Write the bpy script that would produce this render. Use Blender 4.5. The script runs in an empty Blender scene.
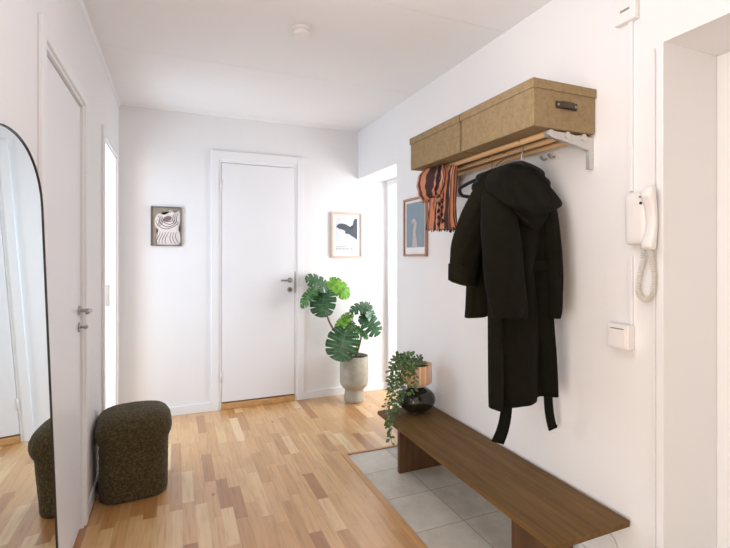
import bpy, bmesh, math, random
from mathutils import Vector, Matrix
random.seed(7)
C = bpy.context.scene.collection
PI = math.pi

# ------------------------------------------------------------------ camera constants
H = 1.30
YAW = math.radians(22.78)
FPX = 450.0
CU, CV = 365.0, 256.0
FWD = Vector((math.sin(YAW), math.cos(YAW), 0)); RGT = Vector((math.cos(YAW), -math.sin(YAW), 0))
CAM = Vector((0, 0, H))

def ray(u, v):
    return FWD + RGT * ((u - CU) / FPX) + Vector((0, 0, -(v - CV) / FPX))
def onY(u, v, y):
    r = ray(u, v); return CAM + r * (y / r.y)
def onX(u, v, x):
    r = ray(u, v); return CAM + r * (x / r.x)
def onZ(u, v, z):
    r = ray(u, v); return CAM + r * ((z - H) / r.z)
def onD(u, v, d):
    return CAM + ray(u, v) * d

# ------------------------------------------------------------------ materials
def lin(c):
    c /= 255.0
    return c / 12.92 if c <= 0.04045 else ((c + 0.055) / 1.055) ** 2.4
def col(r, g, b): return (lin(r), lin(g), lin(b), 1)

class NT:
    def __init__(s, name):
        s.m = bpy.data.materials.new(name); s.m.use_nodes = True
        s.t = s.m.node_tree; s.b = s.t.nodes['Principled BSDF']
    def n(s, typ, **kw):
        nd = s.t.nodes.new(typ)
        for k, v in kw.items(): setattr(nd, k, v)
        return nd
    def l(s, a, b): s.t.links.new(a, b)
    def math(s, op, a, b=None, c=None):
        nd = s.n('ShaderNodeMath', operation=op)
        for i, x in enumerate((a, b, c)):
            if x is None: continue
            if isinstance(x, (int, float)): nd.inputs[i].default_value = x
            else: s.l(x, nd.inputs[i])
        return nd.outputs[0]
    def mix(s, f, a, b, blend='MIX'):
        nd = s.n('ShaderNodeMix', data_type='RGBA', blend_type=blend)
        for i, x in ((0, f), (6, a), (7, b)):
            if isinstance(x, (int, float, tuple)): nd.inputs[i].default_value = x
            else: s.l(x, nd.inputs[i])
        return nd.outputs[2]
    def ramp(s, fac, stops, interp='LINEAR'):
        nd = s.n('ShaderNodeValToRGB'); r = nd.color_ramp; r.interpolation = interp
        while len(r.elements) < len(stops): r.elements.new(0.5)
        for e, (p, c) in zip(r.elements, stops): e.position = p; e.color = c
        s.l(fac, nd.inputs[0]); return nd.outputs[0]
    def noise(s, scale, detail=3, vec=None, rough=.5):
        nd = s.n('ShaderNodeTexNoise'); nd.inputs['Scale'].default_value = scale
        nd.inputs['Detail'].default_value = detail; nd.inputs['Roughness'].default_value = rough
        if vec is not None: s.l(vec, nd.inputs['Vector'])
        return nd.outputs['Fac']
    def coords(s, scale=(1, 1, 1), kind='Object'):
        tc = s.n('ShaderNodeTexCoord'); mp = s.n('ShaderNodeMapping')
        mp.inputs['Scale'].default_value = scale
        s.l(tc.outputs[kind], mp.inputs[0]); return mp.outputs[0]
    def bump(s, h, strength=.3, dist=.002):
        nd = s.n('ShaderNodeBump'); nd.inputs['Strength'].default_value = strength
        nd.inputs['Distance'].default_value = dist
        s.l(h, nd.inputs['Height']); s.l(nd.outputs[0], s.b.inputs['Normal'])

def plain(name, c, rough=.5, metal=0, spec=.5, vary=0.0, vscale=30, bump=0, bscale=200, sheen=0):
    t = NT(name); b = t.b
    b.inputs['Roughness'].default_value = rough; b.inputs['Metallic'].default_value = metal
    b.inputs['Specular IOR Level'].default_value = spec
    if sheen: b.inputs['Sheen Weight'].default_value = sheen
    co = t.coords()
    f = t.noise(vscale, 4, co)
    lo = tuple(x * (1 - vary) for x in c[:3]) + (1,); hi = tuple(min(1, x * (1 + vary)) for x in c[:3]) + (1,)
    t.l(t.ramp(f, [(.3, lo), (.7, hi)]), b.inputs['Base Color'])
    if bump: t.bump(t.noise(bscale, 4, co), bump)
    return t.m

M = {}
M['wall'] = plain('wall_paint', col(246, 244, 244), .75, spec=.2, vary=.01, vscale=2, bump=.05, bscale=350)
M['ceil'] = plain('ceiling_paint', col(250, 248, 248), .85, spec=.1, vary=.01, vscale=2)
M['trim'] = plain('trim_paint', col(246, 245, 246), .45, spec=.35, vary=.008, vscale=3)
M['door'] = plain('door_paint', col(245, 244, 246), .4, spec=.35, vary=.008, vscale=3)
M['white_plastic'] = plain('white_plastic', col(247, 243, 241), .4, spec=.4, vary=.01)
M['cream_plastic'] = plain('cream_plastic', col(236, 228, 216), .4, spec=.4, vary=.02)
M['grey_plastic'] = plain('grey_plastic', col(150, 145, 145), .5, vary=.02)
M['chrome'] = plain('satin_steel', col(176, 172, 168), .28, metal=1, vary=.03)
M['darksteel'] = plain('dark_steel', col(90, 88, 86), .35, metal=1, vary=.03)
M['alu'] = plain('brushed_aluminium', col(205, 202, 198), .38, metal=.55, vary=.05, vscale=80)
M['black'] = plain('black_frame', col(62, 60, 54), .4, metal=.3, vary=.05)
M['velvet'] = plain('black_velvet', col(20, 20, 21), .9, vary=.1, sheen=.2)
M['mirror'] = plain('mirror_glass', col(236, 243, 243), .01, metal=1, vary=0)
M['soil'] = plain('potting_soil', col(60, 48, 38), .95, vary=.4, vscale=90, bump=.8, bscale=120)
M['mat'] = plain('mat_board', col(240, 238, 238), .8, vary=.005)
M['peachwood'] = plain('pale_wood_frame', col(222, 192, 172), .5, vary=.06, vscale=40)
M['copperwood'] = plain('reddish_wood_frame', col(186, 138, 108), .5, vary=.08, vscale=40)
M['taupe'] = plain('taupe_print', col(160, 149, 134), .8, vary=.06, vscale=25)
M['taupeframe'] = plain('taupe_frame', col(112, 102, 90), .6, vary=.05)
M['pinkwhite'] = plain('pinkish_white_ink', col(238, 226, 222), .8, vary=.02)
M['brownink'] = plain('brown_ink', col(104, 86, 80), .8, vary=.05)
M['lightgrey'] = plain('light_grey_print', col(218, 219, 222), .8, vary=.05, vscale=60)
M['slate'] = plain('slate_ink', col(84, 92, 100), .8, vary=.1, vscale=60)
M['greyink'] = plain('grey_ink', col(150, 150, 154), .8, vary=.05)
M['blueprint'] = plain('blue_grey_print', col(142, 160, 172), .8, vary=.05, vscale=15)
M['pinkink'] = plain('pale_pink_ink', col(205, 188, 184), .8, vary=.06, vscale=30)
M['leather'] = plain('brown_leather', col(66, 50, 38), .5, vary=.1, bump=.2)
M['stemgreen'] = plain('plant_stem_green', col(96, 118, 62), .5, vary=.15)
M['stembrown'] = plain('plant_stem_brown', col(126, 92, 68), .7, vary=.15)
M['vase'] = plain('black_glazed_glass', col(36, 35, 27), .10, spec=.6, vary=.1, vscale=10)
M['milk'] = plain('milky_saucer', col(226, 220, 214), .2, vary=.02)
M['thresh'] = plain('oak_threshold', col(206, 158, 104), .4, vary=.12, vscale=25)

def pot_mat():
    t = NT('concrete_glaze'); co = t.coords()
    c = t.ramp(t.noise(14, 5, co), [(.3, col(158, 152, 136)), (.7, col(184, 178, 163))])
    sp = t.math('GREATER_THAN', t.noise(190, 2, co), .66)
    t.l(t.mix(t.math('MULTIPLY', sp, .35), c, col(120, 112, 98)), t.b.inputs['Base Color'])
    t.b.inputs['Roughness'].default_value = .75; t.bump(t.noise(120, 4, co), .25)
    return t.m
M['pot'] = pot_mat()

def oak_mat():
    t = NT('oak_parquet')
    tc = t.n('ShaderNodeTexCoord'); sp = t.n('ShaderNodeSeparateXYZ'); t.l(tc.outputs['Object'], sp.inputs[0])
    x, y = sp.outputs[0], sp.outputs[1]
    W = .0605
    xs = t.math('DIVIDE', t.math('ADD', x, 10.013), W)
    row = t.math('FLOOR', xs); fx = t.math('FRACT', xs)
    wn = t.n('ShaderNodeTexWhiteNoise', noise_dimensions='1D'); t.l(row, wn.inputs['W'])
    L = t.math('ADD', t.math('MULTIPLY', wn.outputs['Value'], .22), .28)
    wn1 = t.n('ShaderNodeTexWhiteNoise', noise_dimensions='1D'); t.l(t.math('ADD', row, 71.3), wn1.inputs['W'])
    ys = t.math('ADD', t.math('DIVIDE', t.math('ADD', y, 10), L), t.math('MULTIPLY', wn1.outputs['Value'], 9))
    cy = t.math('FLOOR', ys); fy = t.math('FRACT', ys)
    cb = t.n('ShaderNodeCombineXYZ'); t.l(row, cb.inputs[0]); t.l(cy, cb.inputs[1])
    w2 = t.n('ShaderNodeTexWhiteNoise', noise_dimensions='2D'); t.l(cb.outputs[0], w2.inputs['Vector'])
    base = t.ramp(w2.outputs['Value'], [(0, col(178, 120, 68)), (.12, col(198, 144, 88)), (.35, col(216, 166, 108)), (.8, col(226, 180, 124)), (.9, col(234, 194, 140)), (1, col(246, 216, 172))])
    # grain stretched along the board, shifted per block
    cb2 = t.n('ShaderNodeCombineXYZ')
    t.l(t.math('ADD', t.math('MULTIPLY', x, 60), t.math('MULTIPLY', w2.outputs['Value'], 37)), cb2.inputs[0])
    t.l(t.math('ADD', t.math('MULTIPLY', y, 4), t.math('MULTIPLY', w2.outputs['Value'], 91)), cb2.inputs[1])
    g = t.noise(1.0, 5, cb2.outputs[0], .62)
    gc = t.ramp(g, [(.3, (.68, .60, .52, 1)), (.5, (.95, .94, .92, 1)), (.62, (1, 1, 1, 1)), (.8, (1.06, 1.07, 1.08, 1))])
    c = t.mix(.85, base, gc, 'MULTIPLY')
    # knots
    cb3 = t.n('ShaderNodeCombineXYZ'); t.l(t.math('MULTIPLY', x, 9), cb3.inputs[0]); t.l(t.math('MULTIPLY', y, 4.5), cb3.inputs[1])
    vo = t.n('ShaderNodeTexVoronoi'); vo.inputs['Scale'].default_value = .8; t.l(cb3.outputs[0], vo.inputs['Vector'])
    kn = t.math('MULTIPLY', t.math('LESS_THAN', vo.outputs['Distance'], .07), t.math('GREATER_THAN', w2.outputs['Value'], .35))
    c = t.mix(t.math('MULTIPLY', kn, .55), c, col(120, 78, 46))
    ex = t.math('LESS_THAN', fx, .018); ey = t.math('LESS_THAN', t.math('MULTIPLY', fy, L), .0016)
    ed = t.math('MULTIPLY', t.math('MAXIMUM', ex, ey), .4)
    c = t.mix(ed, c, col(120, 80, 48))
    t.l(c, t.b.inputs['Base Color'])
    t.b.inputs['Roughness'].default_value = .40; t.b.inputs['Specular IOR Level'].default_value = .5; t.b.inputs['Coat IOR'].default_value = 1.65; t.b.inputs['Coat Weight'].default_value = .8; t.b.inputs['Coat Roughness'].default_value = .30
    t.bump(t.math('SUBTRACT', g, t.math('MULTIPLY', ed, 2)), .08, .001)
    return t.m
M['oak'] = oak_mat()

def wood_mat(name, lo, mid, hi, axis='Y', rough=.5, fine=70):
    t = NT(name)
    sc = {'Y': (fine, 3, fine), 'X': (3, fine, fine), 'Z': (fine, fine, 3)}[axis]
    g = t.noise(1, 6, t.coords(sc), .6)
    sc2 = tuple(s / 6 for s in sc)
    g2 = t.noise(1, 3, t.coords(sc2))
    f = t.math('ADD', t.math('MULTIPLY', g, .6), t.math('MULTIPLY', g2, .4))
    t.l(t.ramp(f, [(.32, lo), (.5, mid), (.68, hi)]), t.b.inputs['Base Color'])
    t.b.inputs['Roughness'].default_value = rough; t.bump(g, .12, .001)
    return t.m
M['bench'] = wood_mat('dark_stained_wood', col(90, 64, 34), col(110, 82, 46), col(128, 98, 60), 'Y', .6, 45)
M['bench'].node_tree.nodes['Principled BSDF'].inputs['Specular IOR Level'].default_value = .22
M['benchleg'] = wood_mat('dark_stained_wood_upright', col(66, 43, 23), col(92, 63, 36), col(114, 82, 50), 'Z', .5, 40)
M['rod'] = wood_mat('beech_rod', col(204, 160, 112), col(218, 178, 130), col(228, 192, 148), 'Y', .45, 60)
M['oakstrip'] = wood_mat('oak_edge_strip', col(184, 134, 84), col(204, 154, 104), col(218, 172, 122), 'Y', .4, 50)
M['oakstripx'] = wood_mat('oak_edge_strip_cross', col(176, 126, 78), col(196, 146, 96), col(212, 166, 116), 'X', .4, 50)

def tile_mat():
    t = NT('grey_stone_tile')
    tc = t.n('ShaderNodeTexCoord'); sp = t.n('ShaderNodeSeparateXYZ'); t.l(tc.outputs['Object'], sp.inputs[0])
    x, y = sp.outputs[0], sp.outputs[1]
    S = .31
    fx = t.math('FRACT', t.math('DIVIDE', t.math('ADD', x, 10 * S - 1.305), S)); fy = t.math('FRACT', t.math('DIVIDE', t.math('ADD', y, 20 * S - 2.475), S))
    ix = t.math('FLOOR', t.math('DIVIDE', t.math('ADD', x, 10 * S - 1.305), S)); iy = t.math('FLOOR', t.math('DIVIDE', t.math('ADD', y, 20 * S - 2.475), S))
    cb = t.n('ShaderNodeCombineXYZ'); t.l(ix, cb.inputs[0]); t.l(iy, cb.inputs[1])
    w = t.n('ShaderNodeTexWhiteNoise', noise_dimensions='2D'); t.l(cb.outputs[0], w.inputs['Vector'])
    co = t.coords()
    n = t.math('ADD', t.math('MULTIPLY', t.noise(9, 6, co, .65), .8), t.math('MULTIPLY', w.outputs['Value'], .2))
    c = t.ramp(n, [(.3, col(196, 189, 176)), (.55, col(214, 207, 194)), (.75, col(226, 220, 208))])
    vn = t.math('LESS_THAN', t.math('ABSOLUTE', t.math('SUBTRACT', t.noise(6, 5, co, .6), .5)), .006)
    c = t.mix(t.math('MULTIPLY', vn, .4), c, col(224, 221, 213))
    ed = t.math('MAXIMUM', t.math('LESS_THAN', t.math('ABSOLUTE', t.math('SUBTRACT', fx, .5)), -1), t.math('MAXIMUM', t.math('LESS_THAN', fx, .014), t.math('LESS_THAN', fy, .014)))
    c = t.mix(t.math('MULTIPLY', ed, .8), c, col(140, 132, 120))
    t.l(c, t.b.inputs['Base Color']); t.b.inputs['Roughness'].default_value = .45
    t.bump(t.math('SUBTRACT', t.noise(40, 3, co), ed), .15, .001)
    return t.m
M['tile'] = tile_mat()

def fabric_mat(name, c0, c1, wscale=420, bump=.5, rough=.9, nscale=60):
    t = NT(name); co = t.coords()
    n = t.noise(nscale, 5, co, .7)
    vo = t.n('ShaderNodeTexVoronoi'); vo.inputs['Scale'].default_value = wscale; t.l(co, vo.inputs['Vector'])
    f = t.math('ADD', t.math('MULTIPLY', n, .7), t.math('MULTIPLY', vo.outputs['Distance'], .4))
    t.l(t.ramp(f, [(.3, c0), (.75, c1)]), t.b.inputs['Base Color'])
    t.b.inputs['Roughness'].default_value = rough; t.b.inputs['Specular IOR Level'].default_value = .15
    t.bump(vo.outputs['Distance'], bump, .003)
    return t.m
M['linen'] = fabric_mat('khaki_linen', col(134, 112, 80), col(170, 148, 114), 500, .25, .85, 45)
M['boucle'] = fabric_mat('olive_boucle', col(44, 37, 21), col(100, 88, 60), 95, 1.0, .95, 70)
M['boucle'].node_tree.nodes['Principled BSDF'].inputs['Sheen Weight'].default_value = .12
M['coat'] = fabric_mat('black_wool', col(12, 11, 6), col(24, 22, 14), 600, .15, .9, 30)
M['jacket'] = fabric_mat('black_olive_wool', col(20, 18, 9), col(34, 31, 18), 600, .15, .9, 30)

def stripes_mat(name, stops, rough=.8, bumpy=0):
    t = NT(name); tc = t.n('ShaderNodeTexCoord'); sp = t.n('ShaderNodeSeparateXYZ'); t.l(tc.outputs['UV'], sp.inputs[0])
    nz = t.noise(6, 3, tc.outputs['UV'])
    f = t.math('FRACT', t.math('ADD', sp.outputs[0], t.math('MULTIPLY', nz, .014)))
    c = t.ramp(f, stops, 'CONSTANT')
    t.l(t.mix(.25, c, t.ramp(t.noise(60, 3, tc.outputs['UV']), [(.3, (.6, .6, .6, 1)), (.7, (1.1, 1.1, 1.1, 1))]), 'MULTIPLY'), t.b.inputs['Base Color'])
    t.b.inputs['Roughness'].default_value = rough; t.b.inputs['Specular IOR Level'].default_value = .3
    return t.m
M['scarf'] = stripes_mat('striped_scarf', [(0, col(206, 140, 108)), (.24, col(70, 50, 50)), (.40, col(220, 166, 146)), (.56, col(112, 76, 68)), (.66, col(206, 132, 94)), (.86, col(56, 42, 46))])
M['scarfdark'] = plain('dark_scarf_fringe', col(56, 42, 44), .9, vary=.5, vscale=40)
M['stripepot'] = stripes_mat('peach_striped_glaze', [(0, col(248, 188, 138)), (.3, col(250, 222, 200)), (.42, col(244, 178, 124)), (.62, col(222, 202, 198)), (.7, col(248, 192, 144)), (.9, col(252, 230, 214))], .35)

def leaf_mat(name, c, vein, rough=.26, trans=0):
    t = NT(name); tc = t.n('ShaderNodeTexCoord'); sp = t.n('ShaderNodeSeparateXYZ'); t.l(tc.outputs['UV'], sp.inputs[0])
    u = sp.outputs[0]
    v = sp.outputs[1]
    mid = t.math('LESS_THAN', u, .03)
    sv = t.math('LESS_THAN', t.math('ABSOLUTE', t.math('SUBTRACT', v, .5)), .07)
    vv = t.math('MULTIPLY', t.math('MAXIMUM', mid, sv), .45)
    co = t.coords(); n = t.ramp(t.noise(22, 4, co), [(.35, (0, 0, 0, 1)), (.65, (1, 1, 1, 1))])
    base = t.mix(n, tuple(x * .55 for x in c[:3]) + (1,), tuple(x * 1.35 for x in c[:3]) + (1,))
    t.l(t.mix(vv, base, vein), t.b.inputs['Base Color'])
    t.b.inputs['Roughness'].default_value = rough; t.b.inputs['Specular IOR Level'].default_value = .5
    return t.m
M['leafdark'] = leaf_mat('monstera_leaf_dark', col(46, 88, 50), col(98, 136, 90))
M['leafmid'] = leaf_mat('monstera_leaf_mid', col(66, 120, 58), col(130, 168, 104))
M['leaflight'] = leaf_mat('monstera_leaf_young', col(116, 172, 58), col(168, 206, 108))
M['ivy'] = leaf_mat('small_leaf', col(100, 130, 74), col(140, 162, 104), .35)

# ------------------------------------------------------------------ mesh helpers
def NB(): return bmesh.new()

def box(bm, x0, x1, y0, y1, z0, z1):
    vs = [bm.verts.new((x, y, z)) for z in (z0, z1) for y in (y0, y1) for x in (x0, x1)]
    for f in ((0, 2, 3, 1), (4, 5, 7, 6), (0, 1, 5, 4), (2, 6, 7, 3), (0, 4, 6, 2), (1, 3, 7, 5)):
        bm.faces.new([vs[i] for i in f])
    return bm

def tube(bm, pts, r, n=10, cap=True):
    pts = [Vector(p) for p in pts]
    rs = r if isinstance(r, (list, tuple)) else [r] * len(pts)
    rings = []; prev = None
    for i, p in enumerate(pts):
        d = (pts[min(i + 1, len(pts) - 1)] - pts[max(i - 1, 0)]).normalized()
        if prev is None:
            a = Vector((0, 0, 1)) if abs(d.z) < .9 else Vector((1, 0, 0))
            x = d.cross(a).normalized()
        else:
            x = (prev - d * prev.dot(d)).normalized()
        prev = x; y = d.cross(x)
        rings.append([bm.verts.new(p + (x * math.cos(2 * PI * k / n) + y * math.sin(2 * PI * k / n)) * rs[i]) for k in range(n)])
    for a, b in zip(rings, rings[1:]):
        for k in range(n): bm.faces.new((a[k], a[(k + 1) % n], b[(k + 1) % n], b[k]))
    if cap:
        bm.faces.new(list(reversed(rings[0]))); bm.faces.new(rings[-1])
    return bm

def lathe(bm, prof, c, n=40, close=False):
    cx, cy = c; rings = []
    uvl = bm.loops.layers.uv.verify()
    for r, z in prof:
        rings.append([bm.verts.new((cx + r * math.cos(2 * PI * k / n), cy + r * math.sin(2 * PI * k / n), z)) for k in range(n)])
    for j, (a, b) in enumerate(zip(rings, rings[1:])):
        for k in range(n):
            f = bm.faces.new((a[k], a[(k + 1) % n], b[(k + 1) % n], b[k]))
            for lp, (uu, vv) in zip(f.loops, ((k, j), (k + 1, j), (k + 1, j + 1), (k, j + 1))):
                lp[uvl].uv = (uu / n * 7, vv / len(prof))
    if prof[0][0] > 0: bm.faces.new(list(reversed(rings[0])))
    if prof[-1][0] > 0 and not close: bm.faces.new(rings[-1])
    return bm

def smoothpath(pts, k=6):
    pts = [Vector(p) for p in pts]; out = []
    P = [pts[0]] + pts + [pts[-1]]
    for i in range(1, len(P) - 2):
        for j in range(k):
            t = j / k; a, b, c, d = P[i - 1], P[i], P[i + 1], P[i + 2]
            out.append(.5 * ((2 * b) + (c - a) * t + (2 * a - 5 * b + 4 * c - d) * t * t + (3 * b - a - 3 * c + d) * t ** 3))
    out.append(pts[-1]); return out

def lerpv(vals, k=6):
    out = []
    for a, b in zip(vals, vals[1:]):
        for j in range(k): out.append(a + (b - a) * j / k)
    out.append(vals[-1]); return out

def org(o):
    v = Vector((0, 0, 0))
    while o is not None: v += o.location; o = o.parent
    return v

def obj(name, bm, m, parent=None, smooth=False, bevel=0, loc=None, sub=0, solid=0):
    me = bpy.data.meshes.new(name)
    o = bpy.data.objects.new(name, me); C.objects.link(o)
    if parent is not None: o.parent = parent
    off = org(parent) if parent is not None else Vector((0, 0, 0))
    if loc is not None:
        o.location = Vector(loc) - off; off = Vector(loc)
    bmesh.ops.translate(bm, verts=bm.verts, vec=-off)
    bmesh.ops.recalc_face_normals(bm, faces=bm.faces)
    bm.to_mesh(me); bm.free()
    if m is not None: me.materials.append(m)
    if smooth:
        for p in me.polygons: p.use_smooth = True
    if solid:
        md = o.modifiers.new('solid', 'SOLIDIFY'); md.thickness = solid; md.offset = 0
    if bevel:
        md = o.modifiers.new('bevel', 'BEVEL'); md.width = bevel; md.segments = 2; md.limit_method = 'ANGLE'
    if sub:
        md = o.modifiers.new('sub', 'SUBSURF'); md.levels = sub; md.render_levels = sub
    return o

def tag(o, label, cat, group=None):
    o['label'] = label; o['category'] = cat
    if group: o['group'] = group
    return o
def thing(name, loc, label, cat, group=None):
    o = bpy.data.objects.new(name, None); C.objects.link(o); o.location = loc
    o.empty_display_size = .05
    return tag(o, label, cat, group)
def struct(name, bm, m, parent=None, label=None, **kw):
    o = obj(name, bm, m, parent, **kw)
    if parent is None:
        o['kind'] = 'structure'
        if label: o['label'] = label
    return o

def loft(bm, rings, n=48, fold=0, nf=7, ph=0.0, sq=2.6, grow=True, cap=(True, True), rnd=None, uvrep=4):
    """rings: (left point, right point, thickness vector)"""
    uvl = bm.loops.layers.uv.verify()
    VR = []
    for i, (L, R, T) in enumerate(rings):
        L, R, T = Vector(L), Vector(R), Vector(T)
        c = (L + R) / 2; h = (R - L) / 2
        s = i / (len(rings) - 1)
        am = fold * (s if grow else 1)
        ring = []
        for k in range(n):
            a = 2 * PI * k / n; ca, sa = math.cos(a), math.sin(a)
            e = 2 / sq
            x = math.copysign(abs(ca) ** e, ca); y = math.copysign(abs(sa) ** e, sa)
            w = am * (math.sin(nf * a + ph + .8 * s) + .5 * math.sin((nf * 2 - 3) * a + 2 * ph - 1.3 * s))
            if rnd: w += rnd * math.sin(5 * a + 9 * s + ph) * math.sin(13 * s + 2 * a + ph)
            tn = T.normalized()
            ring.append(bm.verts.new(c + h * x + T * y + tn * (w * (1 if sa >= 0 else -1) * abs(sa) ** .5)))
        VR.append(ring)
    for j, (a, b) in enumerate(zip(VR, VR[1:])):
        for k in range(n):
            f = bm.faces.new((a[k], a[(k + 1) % n], b[(k + 1) % n], b[k]))
            for lp, (uu, vv) in zip(f.loops, ((k, j), (k + 1, j), (k + 1, j + 1), (k, j + 1))):
                lp[uvl].uv = (uu / n * uvrep, vv / len(VR))
    if cap[0]: bm.faces.new(list(reversed(VR[0])))
    if cap[1]: bm.faces.new(VR[-1])
    return bm

def densify(rings, k=4):
    Ls = smoothpath([r[0] for r in rings], k); Rs = smoothpath([r[1] for r in rings], k); Ts = smoothpath([r[2] for r in rings], k)
    return list(zip(Ls, Rs, Ts))

# ------------------------------------------------------------------ room shell
XL, XR, YB, ZC = -.411, 1.60, 3.985, 2.48
XR2 = 1.90           # depth of the two door recesses in the right wall
YW = 1.0             # left wall stopped short here so the added fill light from the left enters
YF = -1.7            # the hall goes on behind the photographer

b = NB()
box(b, -2.4, 1.03, YF, YB + .1, -.06, 0); box(b, 1.03, 3.2, 2.755, YB + .1, -.06, 0)
struct('floor', b, M['oak'])
b = NB(); box(b, 1.03, 2.05, YF, 2.755, -.06, -.003)
o = struct('floor_tile', b, M['tile'])
b = NB(); box(b, .998, 1.033, YF, 2.775, 0, .004); struct('trim_1', b, M['oakstrip'], bevel=.002)
b = NB(); box(b, 1.033, 1.585, 2.752, 2.775, 0, .004); struct('trim_2', b, M['oakstripx'], bevel=.002)

b = NB()
ys = [YF, .92, 1.90, 2.88, 3.86, YB + .1]
for y0, y1 in zip(ys, ys[1:]): box(b, -2.4, 3.2, y0 + .0015, y1 - .0015, ZC, ZC + .03)
box(b, -2.4, 3.2, YF, YB + .1, ZC + .004, ZC + .08)
struct('ceiling', b, M['ceil'])

# left wall with a closed door and an open doorway
DL0, DL1, DLZ = 1.795, 2.525, 2.03
OL0, OL1, OLZ = 3.145, 3.785, 2.035
b = NB()
box(b, -.511, XL, YW, DL0, 0, ZC); box(b, -.511, XL, DL1, OL0, 0, ZC); box(b, -.511, XL, OL1, YB, 0, ZC)
box(b, -.511, XL, DL0, DL1, DLZ, ZC); box(b, -.511, XL, OL0, OL1, OLZ, ZC)
struct('wall_left', b, M['wall'])
# back wall
DB0, DB1, DBZ = .325, 1.015, 2.125
b = NB()
box(b, -2.4, DB0, YB, YB + .1, 0, ZC); box(b, DB1, 3.1, YB, YB + .1, 0, ZC); box(b, DB0, DB1, YB, YB + .1, DBZ, ZC)
struct('wall_back', b, M['wall'])
# right wall, with the entrance recess near the camera and a second recess at its far end
RE0, RE1, REZ = .02, 1.063, 2.062
RB0, RBZ = 3.165, 2.03
b = NB()
box(b, XR, 2.05, YF, RE0, 0, ZC); box(b, XR, 2.05, RE1, RB0, 0, ZC)
box(b, XR, 2.05, RE0, RE1, REZ, ZC); box(b, XR, 2.05, RB0, YB, RBZ, ZC)
struct('wall_right', b, M['wall'])

# doors
def lever(parent, c, along, out, mat, length=.105, lockdz=-.075, lockkind='thumb'):
    """c: point on the door face; along: lever direction; out: face normal"""
    c, a, w = Vector(c), Vector(along), Vector(out)
    bm = NB()
    tube(bm, [c, c + w * .008], .0225, 24)
    hd = obj('door_handle', bm, mat, parent, smooth=False, bevel=.001)
    bm = NB()
    tube(bm, smoothpath([c + w * .006, c + w * .04, c + w * .05 + a * .012, c + w * .052 + a * .05, c + w * .05 + a * length], 4), .0085, 12)
    obj('lever', bm, mat, hd, smooth=True)
    k = c + Vector((0, 0, lockdz))
    bm = NB(); tube(bm, [k, k + w * .007], .0225, 24)
    lk = obj('door_lock', bm, mat, parent, bevel=.001)
    bm = NB()
    if lockkind == 'thumb':
        tube(bm, [k + w * .005, k + w * .03], .006, 10); tube(bm, [k + w * .03 - a * .014, k + w * .03 + a * .014], .008, 12)
    else:
        tube(bm, [k + w * .005, k + w * .012], .010, 16); tube(bm, [k + w * .012 + Vector((0, 0, -.008)), k + w * .014 + Vector((0, 0, .008))], .003, 8)
    obj('thumb_turn' if lockkind == 'thumb' else 'lock_cylinder', bm, M['darksteel'] if lockkind != 'thumb' else mat, lk, smooth=True)

# door_1: the plain door in the back wall
b = NB(); box(b, .357, .983, YB - .012, YB + .028, .062, 2.088)
d1 = struct('door_1', b, M['door'], bevel=.003)
lever(d1, (.938, YB - .012, 1.085), (-1, 0, 0), (0, -1, 0), M['chrome'], .09, -.085, 'cyl')
b = NB(); box(b, .984, .990, YB - .0135, YB + .01, .97, 1.16); obj('strike_plate', b, M['grey_plastic'], d1)
b = NB()
for z in (.28, 1.9): tube(b, [(.352, YB - .016, z - .045), (.352, YB - .016, z + .045)], .005, 8)
obj('hinge', b, M['trim'], d1, smooth=True)
b = NB()
box(b, .325, .3545, YB - .008, YB + .1, 0, 2.125); box(b, .9855, 1.015, YB - .008, YB + .1, 0, 2.125); box(b, .3545, .9855, YB - .008, YB + .1, 2.0915, 2.125)
box(b, .3545, .9855, YB + .03, YB + .1, .05, 2.0915)
struct('trim_3', b, M['trim'], bevel=.002)     # inner frame
b = NB()
box(b, .272, .332, YB - .016, YB, 0, 2.19); box(b, 1.008, 1.068, YB - .016, YB, 0, 2.19); box(b, .332, 1.008, YB - .016, YB, 2.118, 2.19)
struct('trim_4', b, M['trim'], bevel=.003)     # casing
b = NB(); box(b, .356, .984, YB - .022, YB + .1, 0, .05)
struct('trim_5', b, M['thresh'], bevel=.006)   # oak threshold
# door_2: the door in the left wall, seen at a slant
b = NB(); box(b, -.456, -.419, 1.822, 2.498, .012, 2.006)
d2 = struct('door_2', b, M['door'], bevel=.003)
lever(d2, (-.419, 2.455, 1.045), (0, -1, 0), (1, 0, 0), M['chrome'], .10, -.078, 'thumb')
b = NB()
for z in (.25, 1.66): tube(b, [(-.415, 1.817, z - .05), (-.415, 1.817, z + .05)], .006, 8)
obj('hinge', b, M['grey_plastic'], d2, smooth=True)
b = NB()
box(b, -.511, -.407, 1.795, 1.819, 0, 2.03); box(b, -.511, -.407, 2.501, 2.525, 0, 2.03); box(b, -.511, -.407, 1.819, 2.501, 2.012, 2.03)
struct('trim_6', b, M['trim'], bevel=.002)
b = NB()
box(b, XL, -.397, 1.745, 1.800, 0, 2.085); box(b, XL, -.397, 2.520, 2.575, 0, 2.085); box(b, XL, -.397, 1.800, 2.520, 2.025, 2.085)
struct('trim_7', b, M['trim'], bevel=.003)
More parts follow.
